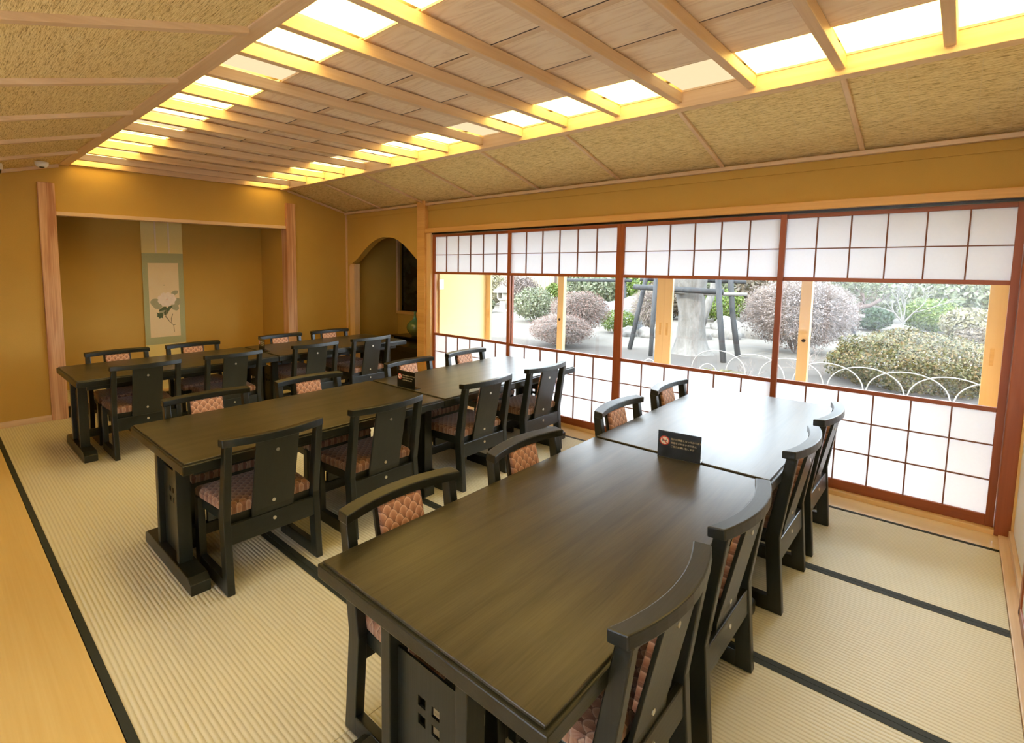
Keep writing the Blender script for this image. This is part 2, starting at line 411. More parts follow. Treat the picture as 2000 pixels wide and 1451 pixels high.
# arch wall (plane y = YW, between the corner and the round post)
arch = [(-6.055, 1.497), (-5.86, 1.60), (-5.699, 1.715), (-5.56, 1.80), (-5.431, 1.85), (-5.32, 1.871), (-5.209, 1.868), (-5.10, 1.855), (-5.008, 1.823), (-4.90, 1.765), (-4.805, 1.698), (-4.70, 1.615), (-4.588, 1.53)]
aw = MB()
aw.box(X0, -6.055, YW, YW+.1, 0, 2.75)
for (a, za), (b, zb) in zip(arch, arch[1:]):
    aw.prism([(a, za), (b, zb), (b, 2.75), (a, 2.75)], 1, YW, YW+.1)
struct(aw.build('wall_arch', M['plaster']))
struct(box(-6.055, -5.945, YW+.0, YW+.1, 0, 1.53).build('trim_7', M['pale_z'], bevel=.006))
struct(box(-4.588, -4.456, YW-.06, YW+.1, 0, 2.3).build('trim_8', M['lintel'], bevel=.008))
struct(box(-4.456, -4.385, YW-.03, YW+.1, 0, 1.885).build('trim_9', M['door_z'], bevel=.003))
# wall over the screens, lintel, tracks
struct(box(-4.456, XR+.1, YW, YW+.12, 1.93, 2.75).build('wall_window', M['plaster']))
struct(box(-4.456, XR, YW-.055, YW+.12, 1.885, 1.94).build('trim_10', M['lintel'], bevel=.004))
struct(box(-4.456, XR, YW-.01, YW+.10, 1.868, 1.885).build('trim_11', M['lacquer']))
struct(box(X0, XR+.1, YW-.05, YW+.01, 2.205, 2.232).build('trim_12', M['pale_x'], bevel=.004))
struct(box(X0, XR+.1, YW-.012, YW+.01, 2.145, 2.204).build('trim_13', M['plaster']))
struct(box(-4.40, XR, YW-.04, YW+.12, -.02, .028).build('trim_14', M['door_x'], bevel=.003))
# right end: corner post, pale papered wall with a door pull, sill strip
struct(box(.228, .292, YW-.045, YW+.1, 0, 1.885).build('trim_15', M['red_z'], bevel=.004))
struct(box(XR-.01, XR+.02, YW-.06, YW+.1, 0, 2.24).build('trim_16', M['door_z'], bevel=.003))
struct(box(XR, XR+.1, YB, YW, -.12, 2.75).build('wall_right', M['white_wall']))
struct(box(.245, XR+.0, YB, YW-.045, -.03, .012).build('baseboard_right', M['pale_y'], bevel=.003))
struct(box(XR-.018, XR, YB, YW-.06, .012, .055).build('baseboard_right', M['pale_y'], bevel=.003))
rd = thing('door_1', None, None, (XR-.028, 1.2, .055)); struct(rd)
box(0, .028, 0, 1.98, 0, 1.8).build('door_panel', M['white_wall'], rd)
fr = MB(); fr.box(-.006, .028, 1.94, 1.99, 0, 1.8).box(-.006, .028, 0, 1.99, 0, .045).box(-.006, .028, 0, 1.99, 1.76, 1.8)
fr.build('door_frame', M['red_z'], rd, bevel=.003)
pk = thing('door_pull', 'small round dark recessed door pull on the pale right wall', 'door pull', (XR, 3.985, 1.02))
MB().disc((-.004, 0, 0), .022, 0, .008).build('ring', M['steel'], pk)
MB().disc((-.0085, 0, 0), .015, 0, .003).build('recess', M['lacquer'], pk)
# behind the camera: wall, with two paper windows added for fill daylight
bk = MB().box(X0-.1, XNEAR, YB-.1, YB, 2.0, 2.75).box(X0-.1, -2.1, YB-.1, YB, 0, 2.0).box(.3, XNEAR, YB-.1, YB, 0, 2.0).box(-2.1, .3, YB-.1, YB, 0, .12)
struct(bk.build('wall_back', M['plaster']))
for k in range(2):
    fill_window = thing('window', None, None, (-2.1+1.2*k, YB-.06, .12)); fill_window.name = f'window_{k+2}'; struct(fill_window)
    box(0, 1.2, .012, .014, 0, 1.88).build('fill_light_pane', M['paper'], fill_window)
    fr = MB()
    for i in range(7): fr.box(i*.2-.004 if i else 0, i*.2+.004 if i < 6 else 1.2, 0, .011, 0, 1.88)
    for i in range(9): fr.box(0, 1.2, .001, .010, i*.2325, i*.2325+.008)
    fr.build('lattice', M['red_x'], fill_window)
struct(box(XNEAR, XNEAR+.1, YB, 1.3, 0, 2.75).build('wall_near', M['plaster']))
struct(box(XR+.1, XNEAR, 1.2, 1.3, 0, 2.75).build('wall_near', M['plaster']))

# ------------------------------------------------------------------ ceiling
YA, YC = 1.03, 3.30          # inner faces of the two long beams at their feet
ZB = 2.44
CX1 = XNEAR
def slope(y0, z0, y1, z1, t=.03):
    return [(y0, z0), (y1, z1), (y1, z1+t), (y0, z0+t)]
cl = MB(); cl.prism(slope(YA-.02, 2.455, -.70, 2.02), 0, X0, CX1); cl.prism([(-.70, 2.02), (YB, 2.02), (YB, 2.05), (-.70, 2.05)], 0, X0, CX1)
struct(cl.build('ceiling_slope_left', M['reed']))
cr = MB(); cr.prism(slope(YC+.04, 2.47, YW+.02, 2.238), 0, X0, CX1)
struct(cr.build('ceiling_slope_right', M['reed']))
ce = thing('ceiling', None, None); struct(ce)
BZ = 2.535
for k, (a, b) in enumerate([(1.51, 1.945), (1.955, 2.385), (2.395, 2.83)]):
    # lapped cedar boards, each a touch lower than the next
    MB().prism([(a, BZ+.010), (b, BZ-.006), (b, BZ+.012), (a, BZ+.02)], 0, X0, CX1).build('ceiling_board', M['cedar'], ce)
for q in (1.943, 2.383):
    box(X0, CX1, q, q+.014, BZ-.004, BZ+.012).build('ceiling_joint_shadow', M['bark_dark'], ce)  # dark strip stands in for the shadow in the gap between boards
    box(X0, CX1, q+.014, q+.052, BZ-.006, BZ+.012).build('ceiling_batten', M['pale_x'], ce)
struct(box(X0, CX1, YA-.25, YC+.3, 2.62, 2.66).build('ceiling_upper', M['backing']))
struct(MB().box(X0, CX1, YA-.05, YA+.03, ZB, 2.60).build('trim_17', M['pale_x'], bevel=.003))
struct(MB().box(X0, CX1, YC-.05, YC+.035, ZB, 2.60).build('trim_18', M['pale_x'], bevel=.003))
struct(MB().box(X0, X0+.03, YA, YC, ZB+.01, 2.60).build('trim_19', M['pale_y'], bevel=.003))
barx = [-.105-.3845*k for k in range(-6, 16)]
for x in barx:
    if x < X0+.1: continue
    box(x-.021, x+.021, YA+.03, YC-.05, 2.470, 2.528).build('ceiling_bar', M['pale_y'], ce, bevel=.003)
# wall-top strips of the alcove wall following the slopes
tm = MB(); tm.prism(slope(YA-.05, 2.415, -.70, 1.985, .03), 0, X0, X0+.025); tm.prism(slope(YC+.05, 2.43, YW, 2.205, .025), 0, X0, X0+.022)
struct(tm.build('trim_20', M['pale_y']))
# battens under the slopes
bl = []
for x in [-.49-.803*k for k in range(-4, 8)]:
    if x < X0+.15: continue
    b = MB(); b.prism([(YA-.04, 2.425), (-.70, 1.995), (-.70, 2.02), (YA-.04, 2.452)], 0, x-.02, x+.02)
    struct(b.build('ceiling_batten', M['pale_y'], ce, bevel=.002))
    b = MB(); b.prism([(YC+.045, 2.448), (YW-.04, 2.228), (YW-.04, 2.246), (YC+.045, 2.468)], 0, x-.012, x+.012)
    struct(b.build('ceiling_batten', M['pale_y'], ce, bevel=.002))
# luminous paper panels, one in each bay on both sides
nth = ['first', 'second', 'third', 'fourth', 'fifth', 'sixth', 'seventh', 'eighth', 'ninth', 'tenth', 'eleventh', 'twelfth', 'thirteenth', 'fourteenth', 'fifteenth', 'sixteenth', 'seventeenth', 'eighteenth', 'nineteenth', 'twentieth', 'twenty-first', 'twenty-second']
bays = [(x-.3845+.021, x-.021, k) for k, x in zip(range(-6, 16), barx) if x-.3845 > X0-.3]
vis = [b for b in bays]
for side, (y0, y1), sn in (('l', (YA+.03, 1.508), 'passage'), ('r', (2.832, YC-.05), 'window')):
    for j, (a, b, k) in enumerate(reversed(vis)):
        dim = (k % 4 == 2)
        a = max(a, X0+.03)
        t = thing('ceiling_light_panel', f"{'faint' if dim else 'glowing'} paper ceiling panel in the {sn} side strip, {nth[j]} from the alcove", 'ceiling light', ((a+b)/2, (y0+y1)/2, 2.535), 0, f'paper light panels on the {sn} side')
        w, h = (b-a)/2, (y1-y0)/2
        box(-w, w, -h, h, .004, .008).build('paper', M['panel_dim' if dim else 'panel_lit'], t)
        for q in (-h, h-.006): box(-w, w, q, q+.006, -.006, .004).build('edge_strip', M['pale_x'], t)
# smoke detector and dome camera
t = thing('smoke_detector', 'small round white smoke detector on the sloping reed ceiling', 'smoke detector', (-5.72, .80, 2.378))
MB().lathe([(.0, -.035), (.035, -.033), (.048, -.018), (.052, .008), (.0, .008)]).build('housing', M['white_plastic'], t, smooth=True)
MB().lathe([(.0, -.042), (.018, -.04), (.02, -.033), (.0, -.033)]).build('sensor', M['dark_glass'], t, smooth=True)
t = thing('dome_camera', 'white and black dome camera at the far left edge of the ceiling', 'camera', (-5.62, .47, 2.30))
MB().lathe([(.0, .02), (.055, .02), (.058, -.03), (.0, -.03)]).build('housing', M['white_plastic'], t, smooth=True, bevel=.004)
MB().lathe([(.047, -.03), (.045, -.05), (.034, -.068), (.015, -.078), (.0, -.08)]).build('dome', M['dark_glass'], t, smooth=True)

# ------------------------------------------------------------------ paper screens
def shoji(x0, x1, y, label):
    t = thing('shoji_screen', label, 'sliding screen', (x0, y, .028), 0, 'paper and glass sliding screens')
    w = x1-x0; st = .034; zt, zb = 1.838-.028, .092-.028; m1, m2 = 1.424-.028, .705-.028; d = .03
    f = MB()
    for a in (0, w-st): box(a, a+st, 0, d, 0, 1.838).build('frame_stile', M['red_z'], t, bevel=.002)
    for a, b, e in ((0, zb, 0), (zt, 1.838, 0), (m1-.013, m1+.013, .002), (m2-.013, m2+.013, .002)):
        box(st, w-st, e, d-e, a, b).build('frame_rail', M['red_x'], t, bevel=.002)
    k = MB(); k2 = MB(); b = .0035
    for i in range(1, 6):
        x = st+(w-2*st)*i/6
        k.box(x-b, x+b, .004, .018, m1+.013, zt); k2.box(x-b, x+b, .004, .018, zb, m2-.013)
    z = (m1+zt)/2; k.box(st, w-st, .005, .017, z-b, z+b)
    for i in (1, 2):
        z = zb+(m2-zb)*i/3; k2.box(st, w-st, .005, .017, z-b, z+b)
    k.build('upper_lattice', M['lattice'], t); k2.build('lower_lattice', M['lattice'], t)
    box(st-.004, w-st+.004, .0185, .0195, m1, zt).build('upper_paper', M['paper'], t)
    box(st-.004, w-st+.004, .0185, .0195, zb-.004, m2).build('lower_paper', M['paper'], t)
    raw('glass_pane', [(st-.004, .016, m2), (w-st+.004, .016, m2), (w-st+.004, .016, m1), (st-.004, .016, m1)], [(0, 1, 2, 3)], M['glass'], t)
    return t
shoji(-4.385, -3.22, 4.255, 'leftmost red framed paper screen, beside the arch post')
shoji(-3.262, -2.062, 4.222, 'second red framed paper screen from the arch, behind the middle table row')
shoji(-2.062, -.872, 4.222, 'third red framed paper screen from the arch, garden tree behind its glass')
shoji(-.915, .226, 4.255, 'rightmost red framed paper screen, clipped hedge behind its glass')

# ------------------------------------------------------------------ veranda behind the screens
YO = 5.20
struct(box(-4.42, XR+.1, 4.37, YO+.12, -.12, -.005).build('floor_veranda', M['sill_wood']))
struct(box(-4.46, -4.36, YW+.1, YO+.06, -.1, 2.3).build('wall_veranda_left', M['engawa_wall']))
struct(box(XR, XR+.1, YW+.1, YO+.06, -.1, 2.3).build('wall_veranda_right', M['engawa_wall']))
struct(box(-4.46, XR+.1, YW+.1, YO+.1, 2.32, 2.38).build('ceiling_veranda', M['pale_x']))
struct(box(-4.46, XR+.1, YO-.02, YO+.1, 2.22, 2.5).build('wall_veranda_front', M['engawa_wall']))
struct(box(.245, XR+.02, YO-.06, YO+.06, -.005, 2.22).build('trim_21', M['door_z']))
sw = thing('light_switch', 'white rocker light switch on the cream veranda wall', 'light switch', (-4.36, 4.375, 1.285))
box(0, .008, -.035, .035, -.06, .06).build('plate', M['white_plastic'], sw, bevel=.003)
box(.008, .012, -.015, .015, -.03, .03).build('rocker', M['white_plastic'], sw, bevel=.002)
def gdoor(x0, x1, y, lw, rw, pulls, label):
    t = thing('sliding_glass_door', label, 'sliding door', (x0, y, -.005), 0, 'pale framed veranda doors')
    w = x1-x0; h = 2.22; d = .036
    for a, b in ((0, lw), (w-rw, w)): box(a, b, 0, d, 0, h).build('frame_stile', M['door_z'], t, bevel=.002)
    for a, b in ((0, .1), (h-.07, h)): box(lw, w-rw, 0, d, a, b).build('frame_rail', M['door_x'], t, bevel=.002)
    raw('glass_pane', [(lw, .018, .1), (w-rw, .018, .1), (w-rw, .018, h-.07), (lw, .018, h-.07)], [(0, 1, 2, 3)], M['glass'], t)
    for px, kind in pulls:
        if kind == 'slot': box(px-.010, px+.010, -.002, .004, .84, .96).build('finger_pull', M['lintel'], t, bevel=.001)
        else: MB().disc((px, 0, .905), .014, 1, .006).build('finger_pull', M['bark_dark'], t)
gdoor(-4.37, -3.19, YO, .085, .075, [(.055, 'slot')], 'veranda glass door beside the cream wall, slotted pull at its left edge')
gdoor(-3.255, -2.045, YO-.04, .075, .075, [(.03, 'knob'), (1.18, 'slot')], 'second veranda glass door from the cream wall, round pull on its left stile')
gdoor(-2.045, -.855, YO-.04, .075, .075, [(.035, 'slot'), (1.155, 'knob')], 'third veranda glass door from the cream wall, garden tree behind it')
gdoor(-.93, .245, YO, .075, .10, [(1.115, 'slot')], 'rightmost veranda glass door with the clipped hedge behind it')
# roof over the veranda
rf = MB(); rf.prism([(3.9, 2.42), (6.0, 2.62), (6.0, 2.72), (3.9, 3.1)], 0, X0-1.5, XNEAR+1.5)
rf.box(X0-1.5, XNEAR+1.5, YB-1, 3.9, 2.76, 3.1)
struct(rf.build('roof', M['roof']))
struct(box(X0-1.5, -4.46, YO+.09, YO+.15, -.4, 2.4).build('wall_outside_left', M['engawa_wall']))
struct(box(XR+.1, XNEAR+1.5, YO, YO+.1, -.4, 2.4).build('wall_outside_right', M['engawa_wall']))
struct(box(-4.46, XR+.1, YO+.08, YO+.14, -.42, -.01).build('wall_plinth', M['stone']))

# ------------------------------------------------------------------ arch alcove: side and back wall, picture window, counter, vase
struct(box(X0-.12, X0+.0, YW+.1, 5.3, 0, 2.6).build('wall_arch_left', M['plaster']))
bw = MB(); bw.box(X0, -4.46, 5.18, 5.28, 0, .815).box(X0, -4.46, 5.18, 5.28, 1.95, 2.6)
struct(bw.build('wall_arch_back', M['plaster']))
struct(box(X0, -4.46, YW+.1, 5.28, 2.4, 2.45).build('ceiling_arch', M['plaster']))
wf = thing('window_1', None, None, (X0, 5.18, .0)); struct(wf)
box(0, 1.64, -.03, .02, .775, .82).build('window_sill', M['lintel'], wf, bevel=.003)
box(0, .035, -.03, .02, .82, 1.96).build('window_frame', M['pale_z'], wf, bevel=.003)
f = MB().box(.035, 1.64, .05, .07, .82, .90).box(.035, .075, .05, .07, .82, 1.95).box(.40, .44, .045, .075, .82, 1.95).box(.035, 1.64, .05, .065, 1.335, 1.345).box(.035, 1.64, .05, .07, 1.88, 1.95).box(.9, .94, .045, .075, .82, 1.95)
f.build('window_sash', M['lacquer'], wf)
g_ = NG('smoked_pane'); oo = g_.obj(); nn = g_.noise(oo, 7, 3, .6)
g_.bsdf(g_.ramp(nn, [(.40, (.006, .007, .004)), (.52, (.030, .030, .018)), (.7, (.045, .042, .026))]), .2, .5)
box(.07, .41, .055, .06, .89, 1.89).build('window_pane', g_.m, wf)
box(.44, .9, .055, .058, 1.20, 1.89).build('window_pane', M['paper'], wf)
box(.44, 1.64, .062, .066, .89, 1.20).build('window_pane', g_.m, wf)
ct = thing('alcove_counter', 'black lacquered counter filling the arched alcove beside the window', 'counter', (X0, YW+.1, 0))
box(.002, 1.645, .03, .82, .40, .46).build('counter_top', M['lacquer'], ct, bevel=.004)
box(.002, 1.645, .06, .09, 0, .40).build('counter_front', M['lacquer'], ct)
tr = thing('vase_stand', 'low black lacquer stand under the green vase in the arched alcove', 'stand', (-5.46, 4.95, .46))
box(-.33, .33, -.16, .16, .022, .045).build('stand_top', M['lacquer'], tr, bevel=.004)
for sx in (-1, 1): box(sx*.28-.03, sx*.28+.03, -.13, .13, 0, .022).build('stand_foot', M['lacquer'], tr)
def vase_mat():
    g = NG('celadon_glaze'); o = g.obj(); x, y, z = g.xyz(o)
    n = g.noise(o, 14, 3)
    f = g.M('ADD', g.M('MULTIPLY', z, 3.2), g.M('MULTIPLY_ADD', n, .5, -.25), clamp=True)
    g.bsdf(g.ramp(f, [(.1, (.22, .22, .07)), (.5, (.16, .26, .12)), (.8, (.08, .26, .20)), (1, (.10, .30, .22))]), .12, .6, coat=.5); return g.m
vs = thing('bottle_vase', 'glossy green bottle vase with a thin neck on the black stand', 'vase', (-5.46, 4.95, .505))
MB().lathe([(.0, 0), (.042, 0), (.045, .008), (.07, .03), (.108, .075), (.122, .12), (.112, .165), (.075, .21), (.035, .24), (.018, .262), (.014, .30), (.015, .34), (.020, .352), (.012, .35), (.010, .30), (.0, .29)], n=36).build('vase_body', vase_mat(), vs, smooth=True)

# ------------------------------------------------------------------ hanging scroll
XS = X0-.68
sc = thing('hanging_scroll', 'hanging scroll with a white peony painting in the wall alcove', 'scroll', (XS+.012, 2.062, 0))
g_ = NG('cream_silk'); n_ = g_.noise(g_.map(g_.obj(), (1, 200, 200)), 1, 2); g_.bsdf(g_.mix(n_, (.78, .64, .24), (.88, .75, .34)), .7, .2); cream = g_.m
g_ = NG('green_silk'); n_ = g_.noise(g_.map(g_.obj(), (1, 260, 90)), 1, 2); g_.bsdf(g_.mix(n_, (.38, .40, .20), (.50, .51, .30)), .7, .2); green = g_.m
g_ = NG('painting_ground'); n_ = g_.noise(g_.obj(), 5, 3); g_.bsdf(g_.mix(n_, (.80, .63, .36), (.88, .74, .50)), .7, .2); ptg = g_.m
box(-.004, 0, -.228, .228, .32, 2.12).build('mounting', cream, sc)
box(.0, .0025, -.228, .228, .545, 1.637).build('silk_border', green, sc)
box(.0025, .004, -.170, .168, .632, 1.522).build('painting_ground', ptg, sc)
for y in (-.075, .072): box(.0, .004, y-.009, y+.009, 1.637, 2.12).build('hanging_strip', M['sign_white'], sc)
MB().tube([(.004, -.25, .32), (.004, .25, .32)], .014, 12).build('roller', M['lacquer'], sc)
def blob(pts, name, mat, x, par): MB().prism(pts, 0, x, x+.0006).build(name, mat, par)
petal = plain('petal_white', (.90, .78, .66), .7); petal2 = plain('petal_shade', (.84, .64, .50), .7)
leafd = plain('ink_leaf', (.10, .13, .06), .7); leafg = plain('pale_ink_leaf', (.42, .40, .24), .7); inks = plain('ink_stem', (.30, .24, .15), .7)
def ell(cy_, cz_, ry, rz, rot=0, n=14, wob=.12, sd=0):
    r = random.Random(sd); out = []
    for k in range(n):
        a = 2*PI*k/n; q = 1+r.uniform(-wob, wob); u, v = ry*q*math.cos(a), rz*q*math.sin(a)
        out.append((cy_+u*math.cos(rot)-v*math.sin(rot), cz_+u*math.sin(rot)+v*math.cos(rot)))
    return out
fy, fz = .045, 1.085
for i, (a, b, c, d, e) in enumerate([(-.125, -.03, .05, .045, .3), (-.10, -.075, .06, .035, -.3), (.125, -.03, .04, .05, .5), (.10, -.10, .05, .035, -.6), (-.02, -.14, .06, .04, .2), (.10, .075, .045, .025, .4)]):
    blob(ell(fy-.03+a, fz+b, c, d, e, sd=i), 'painted_leaf', leafg, .004+.0001*i, sc)
for i, (a, b, c, d, e) in enumerate([(-.05, -.115, .04, .018, .5), (.0, -.125, .03, .022, -.4), (-.085, -.19, .03, .04, .9), (.03, -.10, .025, .02, .2), (-.02, -.16, .02, .03, -.2)]):
    blob(ell(fy-.02+a, fz+b, c, d, e, sd=20+i, wob=.3), 'painted_leaf', leafd, .0048+.0001*i, sc)
for pts in ([(0, -.12), (-.01, -.20), (.03, -.27), (.075, -.32), (.08, -.40)], [(.03, -.27), (.01, -.24), (-.02, -.20)], [(.055, -.30), (.05, -.24), (.07, -.18)], [(.075, -.32), (.10, -.31)]):
    MB().tube([(.0055, fy-.03+a, fz+b) for a, b in pts], .0035, 5).build('painted_stem', inks, sc)
for i in range(9):
    a = 2*PI*i/9; blob(ell(fy-.02+.062*math.cos(a), fz+.045*math.sin(a), .046, .036, a, sd=40+i), 'painted_petal', petal, .0065+.0001*i, sc)
for i in range(5):
    a = 2*PI*i/5+.4; blob(ell(fy-.02+.025*math.cos(a), fz+.02*math.sin(a), .028, .02, a, sd=60+i), 'painted_petal', petal, .0078+.0001*i, sc)
blob(ell(fy-.018, fz, .014, .010, sd=80), 'painted_flower_heart', petal2, .0086, sc)
blob(ell(.0, 1.258, .008, .004, sd=81), 'painted_insect', leafd, .0042, sc)
wd = thing('alcove_door_leaf', None, None) if False else None

# ------------------------------------------------------------------ tables
def make_table(label, group):
    """origin: floor point under the near left corner; x across .79, y along 1.605"""
    w, L, H = .788, 1.605, .643
    t = thing('dining_table', label, 'table', group=group)
    MB().box(0, w, 0, L, .592, .634).build('table_edge', M['black_y'], t, bevel=.004)
    MB().box(.011, w-.011, .011, L-.011, .630, H).build('table_top', M['top'], t, bevel=.003)
    for a in (.10, w-.125): box(a, a+.025, .08, L-.08, .545, .592).build('apron', M['black_y'], t)
    cx = w/2
    for y0, s in ((.045, 1), (L-.045-.065, -1)):
        y1 = y0+.065
        for a in (cx-.155, cx+.118): box(a, a+.037, y0, y1, .07, .592).build('leg', M['black_z'], t, bevel=.003)
        # centre board with a two by two window
        ym = (y0+y1)/2; p = MB(); a, b = -.118, .118; z0, z1 = .07, .49
        hw, gp, hh = .014, .011, .014; zc = .362
        xs = [a, -gp-2*hw, -gp, gp, gp+2*hw, b]; zs = [z0, zc-gp-2*hh, zc-gp, zc+gp, zc+gp+2*hh, z1]
        for i in range(5):
            for j in range(5):
                if i in (1, 3) and j in (1, 3): continue
                p.box(cx+xs[i], cx+xs[i+1], ym-.0035, ym+.0035, zs[j], zs[j+1])
        p.build('leg_panel', M['black_z'], t)
        yc = (y0+y1)/2
        f = MB(); f.prism([(cx-.338, 0), (cx+.338, 0), (cx+.338, .052), (cx+.30, .075), (cx-.30, .075), (cx-.338, .052)], 1, yc-.045, yc+.045)
        f.build('foot', M['black_x'], t, bevel=.004)
    MB().box(cx-.018, cx+.018, .10, L-.10, .105, .165).build('stretcher', M['black_y'], t, bevel=.003)
    return t
T0 = make_table('', 'long dark dining tables')
RT = [(-1.269, .766, 'front right row, in the foreground', 'right row', 'in the foreground'), (-3.092, .742, '', 'middle row', 'nearest the wood boards'), (-5.312, .752, '', 'far row by the alcove', 'nearest the wood boards')]
for i, (x, y, _, rn, nn_) in enumerate(RT):
    l1 = f'dark wood table of the {rn}, the end {nn_}'; l2 = f'dark wood table of the {rn}, the one nearer the paper screens'
    if i == 0: T0.location = (x, y, 0); T0['label'] = l1
    else: dup(T0, (x, y, 0), 0, l1)
    dup(T0, (x, y+1.611, 0), 0, l2)

# ------------------------------------------------------------------ chairs
def make_chair():
    t = thing('dining_chair', '', 'chair', group='black chairs at the long tables')
    back = [(0, 0), (.027, .345), (-.018, .705)]; front = [(.022, .705), (.082, .345), (.060, .066), (.060, 0)]
    for s in (-1, 1):
        y0, y1 = (.212, .248) if s > 0 else (-.248, -.212)
        MB().prism(back+front, 1, y0, y1).build('back_post', M['black_z'], t, bevel=.004)
        MB().prism([(.325, .0), (.385, 0), (.378, .36), (.335, .36)], 1, y0, y1).build('front_leg', M['black_z'], t, bevel=.004)
        MB().box(.05, .33, y0+.001, y1-.001, 0, .066).build('floor_runner', M['black_x'], t, bevel=.003)
    # curved top rail
    r = []
    for k in range(13):
        y = -.256+.512*k/12; c = -.026+.042*(abs(y)/.256)**2
        r.append([(c-.028, y, .700), (c+.022, y, .697), (c+.023, y, .730), (c-.026, y, .736)])
    MB().loft(r).build('top_rail', M['black_y'], t, bevel=.004)
    MB().prism([(.024, .225), (.044, .225), (.050, .318), (.030, .318)], 1, -.214, .214).build('back_rail', M['black_y'], t, bevel=.003)
    sp = MB().prism([(.040, .27), (.052, .27), (.050, .34), (-.022, .705), (-.034, .705), (.036, .345)], 1, -.108, .108).build('back_splat', M['black_z'], t, bevel=.002)
    def lx(z): return .050-.072*(z-.34)/.365
    pd = MB(); rings = []
    for (z, dd) in ((.425, .004), (.432, .016), (.52, .022), (.62, .022), (.690, .018), (.697, .004)):
        x = lx(z); rings.append([(x, -.094, z), (x, .094, z), (x+dd*.8, .094, z), (x+dd, .08, z), (x+dd, -.08, z), (x+dd*.8, -.094, z)])
    pd.loft(rings).build('back_cushion', M['fabric_back'], t, bevel=.003)
    MB().prism([(.06, -.208), (.37, -.226), (.37, .226), (.06, .208)], 2, .300, .352).build('seat_frame', M['black_y'], t, bevel=.003)
    st = MB(); rr_ = []
    for (z, i) in ((.352, .0), (.385, -.004), (.400, .004), (.407, .02), (.410, .06)):
        rr_.append([(.055+i, -.208+i, z), (.388-i, -.238+i, z), (.388-i, .238-i, z), (.055+i, .208-i, z)])
    st.loft(rr_).build('seat', M['fabric_seat_shaded'], t, bevel=.006)
    for z in (.638, .375):
        x = (.036-.070*(z-.345)/.36) if z > .36 else .03
        MB().disc((x-.001, 0, z), .0085, 0, .004).build('screw', M['steel'], t)
    MB().disc((.026, 0, .285), .0085, 0, .004).build('screw', M['steel'], t)
    MB().box(.30, .325, -.212, .212, .24, .29).build('seat_stretcher', M['black_y'], t)
    return t
C0 = make_chair(); first = True
chairs = []
pos4 = ['nearest the wood boards', 'second from the boards', 'third from the boards', 'nearest the paper screens']
spec = [
 (-.447, PI, [1.25, 1.875, 2.79, 3.44], 'on the screen-wall side of the right table row'),
 (-1.325, 0, [1.14, 1.863, 2.757, 3.47], 'on the alcove side of the right table row'),
 (-2.240, PI, [1.14, 1.83, 2.71, 3.43], 'on the right side of the middle table row'),
 (-3.165, 0, [1.176, 1.872, 2.80, 3.49], 'on the alcove side of the middle table row'),
 (-4.470, PI, [1.21, 1.91, 2.733, 3.42], 'on the right side of the far table row'),
 (-5.330, 0, [1.21, 1.864, 2.80, 3.44], 'on the alcove side of the far table row')]
for x, rz, ys, where in spec:
    for k, y in enumerate(ys):
        look = 'black chair turned with its back to the viewer' if rz else 'black chair facing the viewer with a scale patterned back cushion'
        lb = f'{look}, {where}, {pos4[k]}'
        if k == 0 and where.startswith('on the screen-wall'): pass
        w = where.replace('screen-wall side', 'right side')
        lb = f"black chair {w.replace('table row', 'row')}, {pos4[k]}"
        if first: C0.location = (x, y, 0); C0.rotation_euler = (0, 0, rz); C0['label'] = lb; first = False
        else: dup(C0, (x, y, 0), rz, lb)

# ------------------------------------------------------------------ table signs
def text_mesh(body, size, name, mat, parent, loc):
    cu = bpy.data.curves.new(name, 'FONT'); cu.body = body; cu.size = size; cu.extrude = .0003; cu.space_character = 1.0
    o = bpy.data.objects.new(name, cu); COL.objects.link(o)
    bpy.context.view_layer.update()
    me = bpy.data.meshes.new_from_object(o.evaluated_get(bpy.context.evaluated_depsgraph_get()))
    bpy.data.objects.remove(o); me.materials.clear(); me.materials.append(mat)
    q = bpy.data.objects.new(name, me); COL.objects.link(q); q.parent = parent; q.location = loc; q.rotation_euler = (PI/2, 0, 0)
    return q
def make_sign(label):
    t = thing('table_sign', label, 'sign', group='no smoking signs on the tables')
    w, h = .178, .122
    box(0, w, -.002, .002, 0, h).build('sign_board', M['black_sign'], t, bevel=.0008)
    MB().prism([(-.004, 0), (.055, 0), (.055, .004), (.0, .004)], 0, 0, w).build('sign_foot', M['black_sign'], t)
    cxx, cz = .028, .078
    MB().disc((cxx, -.0024, cz), .021, 1, .0008, 28).build('symbol_ring', M['sign_red'], t)
    MB().disc((cxx, -.0030, cz), .0165, 1, .0008, 28).build('symbol_disc', M['sign_white'], t)
    MB().box(cxx-.011, cxx+.010, -.0040, -.0036, cz-.0022, cz+.0022).build('symbol_cigarette', M['black_sign'], t)
    MB().tube([(cxx+.008, -.0038, cz+.003), (cxx+.010, -.0038, cz+.007), (cxx+.007, -.0038, cz+.010)], .0007, 5).build('symbol_smoke', M['black_sign'], t)
    c, s = .0165*math.cos(PI/4), .0165*math.sin(PI/4)
    MB().prism([(cxx-c-.0014, cz+s-.0014), (cxx-c+.0014, cz+s+.0014), (cxx+c+.0014, cz-s+.0014), (cxx+c-.0014, cz-s-.0014)], 1, -.0048, -.0042).build('symbol_slash', M['sign_red'], t)
    for k, s_ in enumerate(['館内は禁煙となっております', '喫煙をされない方の為に', 'ご協力お願い致します']):
        text_mesh(s_, .0098, 'lettering', M['sign_cream'], t, (.054, -.0024, .086-.0165*k))
    return t
s1 = make_sign('black no smoking sign standing on the right table row in the foreground')
s1.location = (-.925, 2.335, .643); s1.rotation_euler = (0, 0, .15)
dup(s1, (-2.80, 2.37, .643), .03, 'black no smoking sign standing on the middle table row')
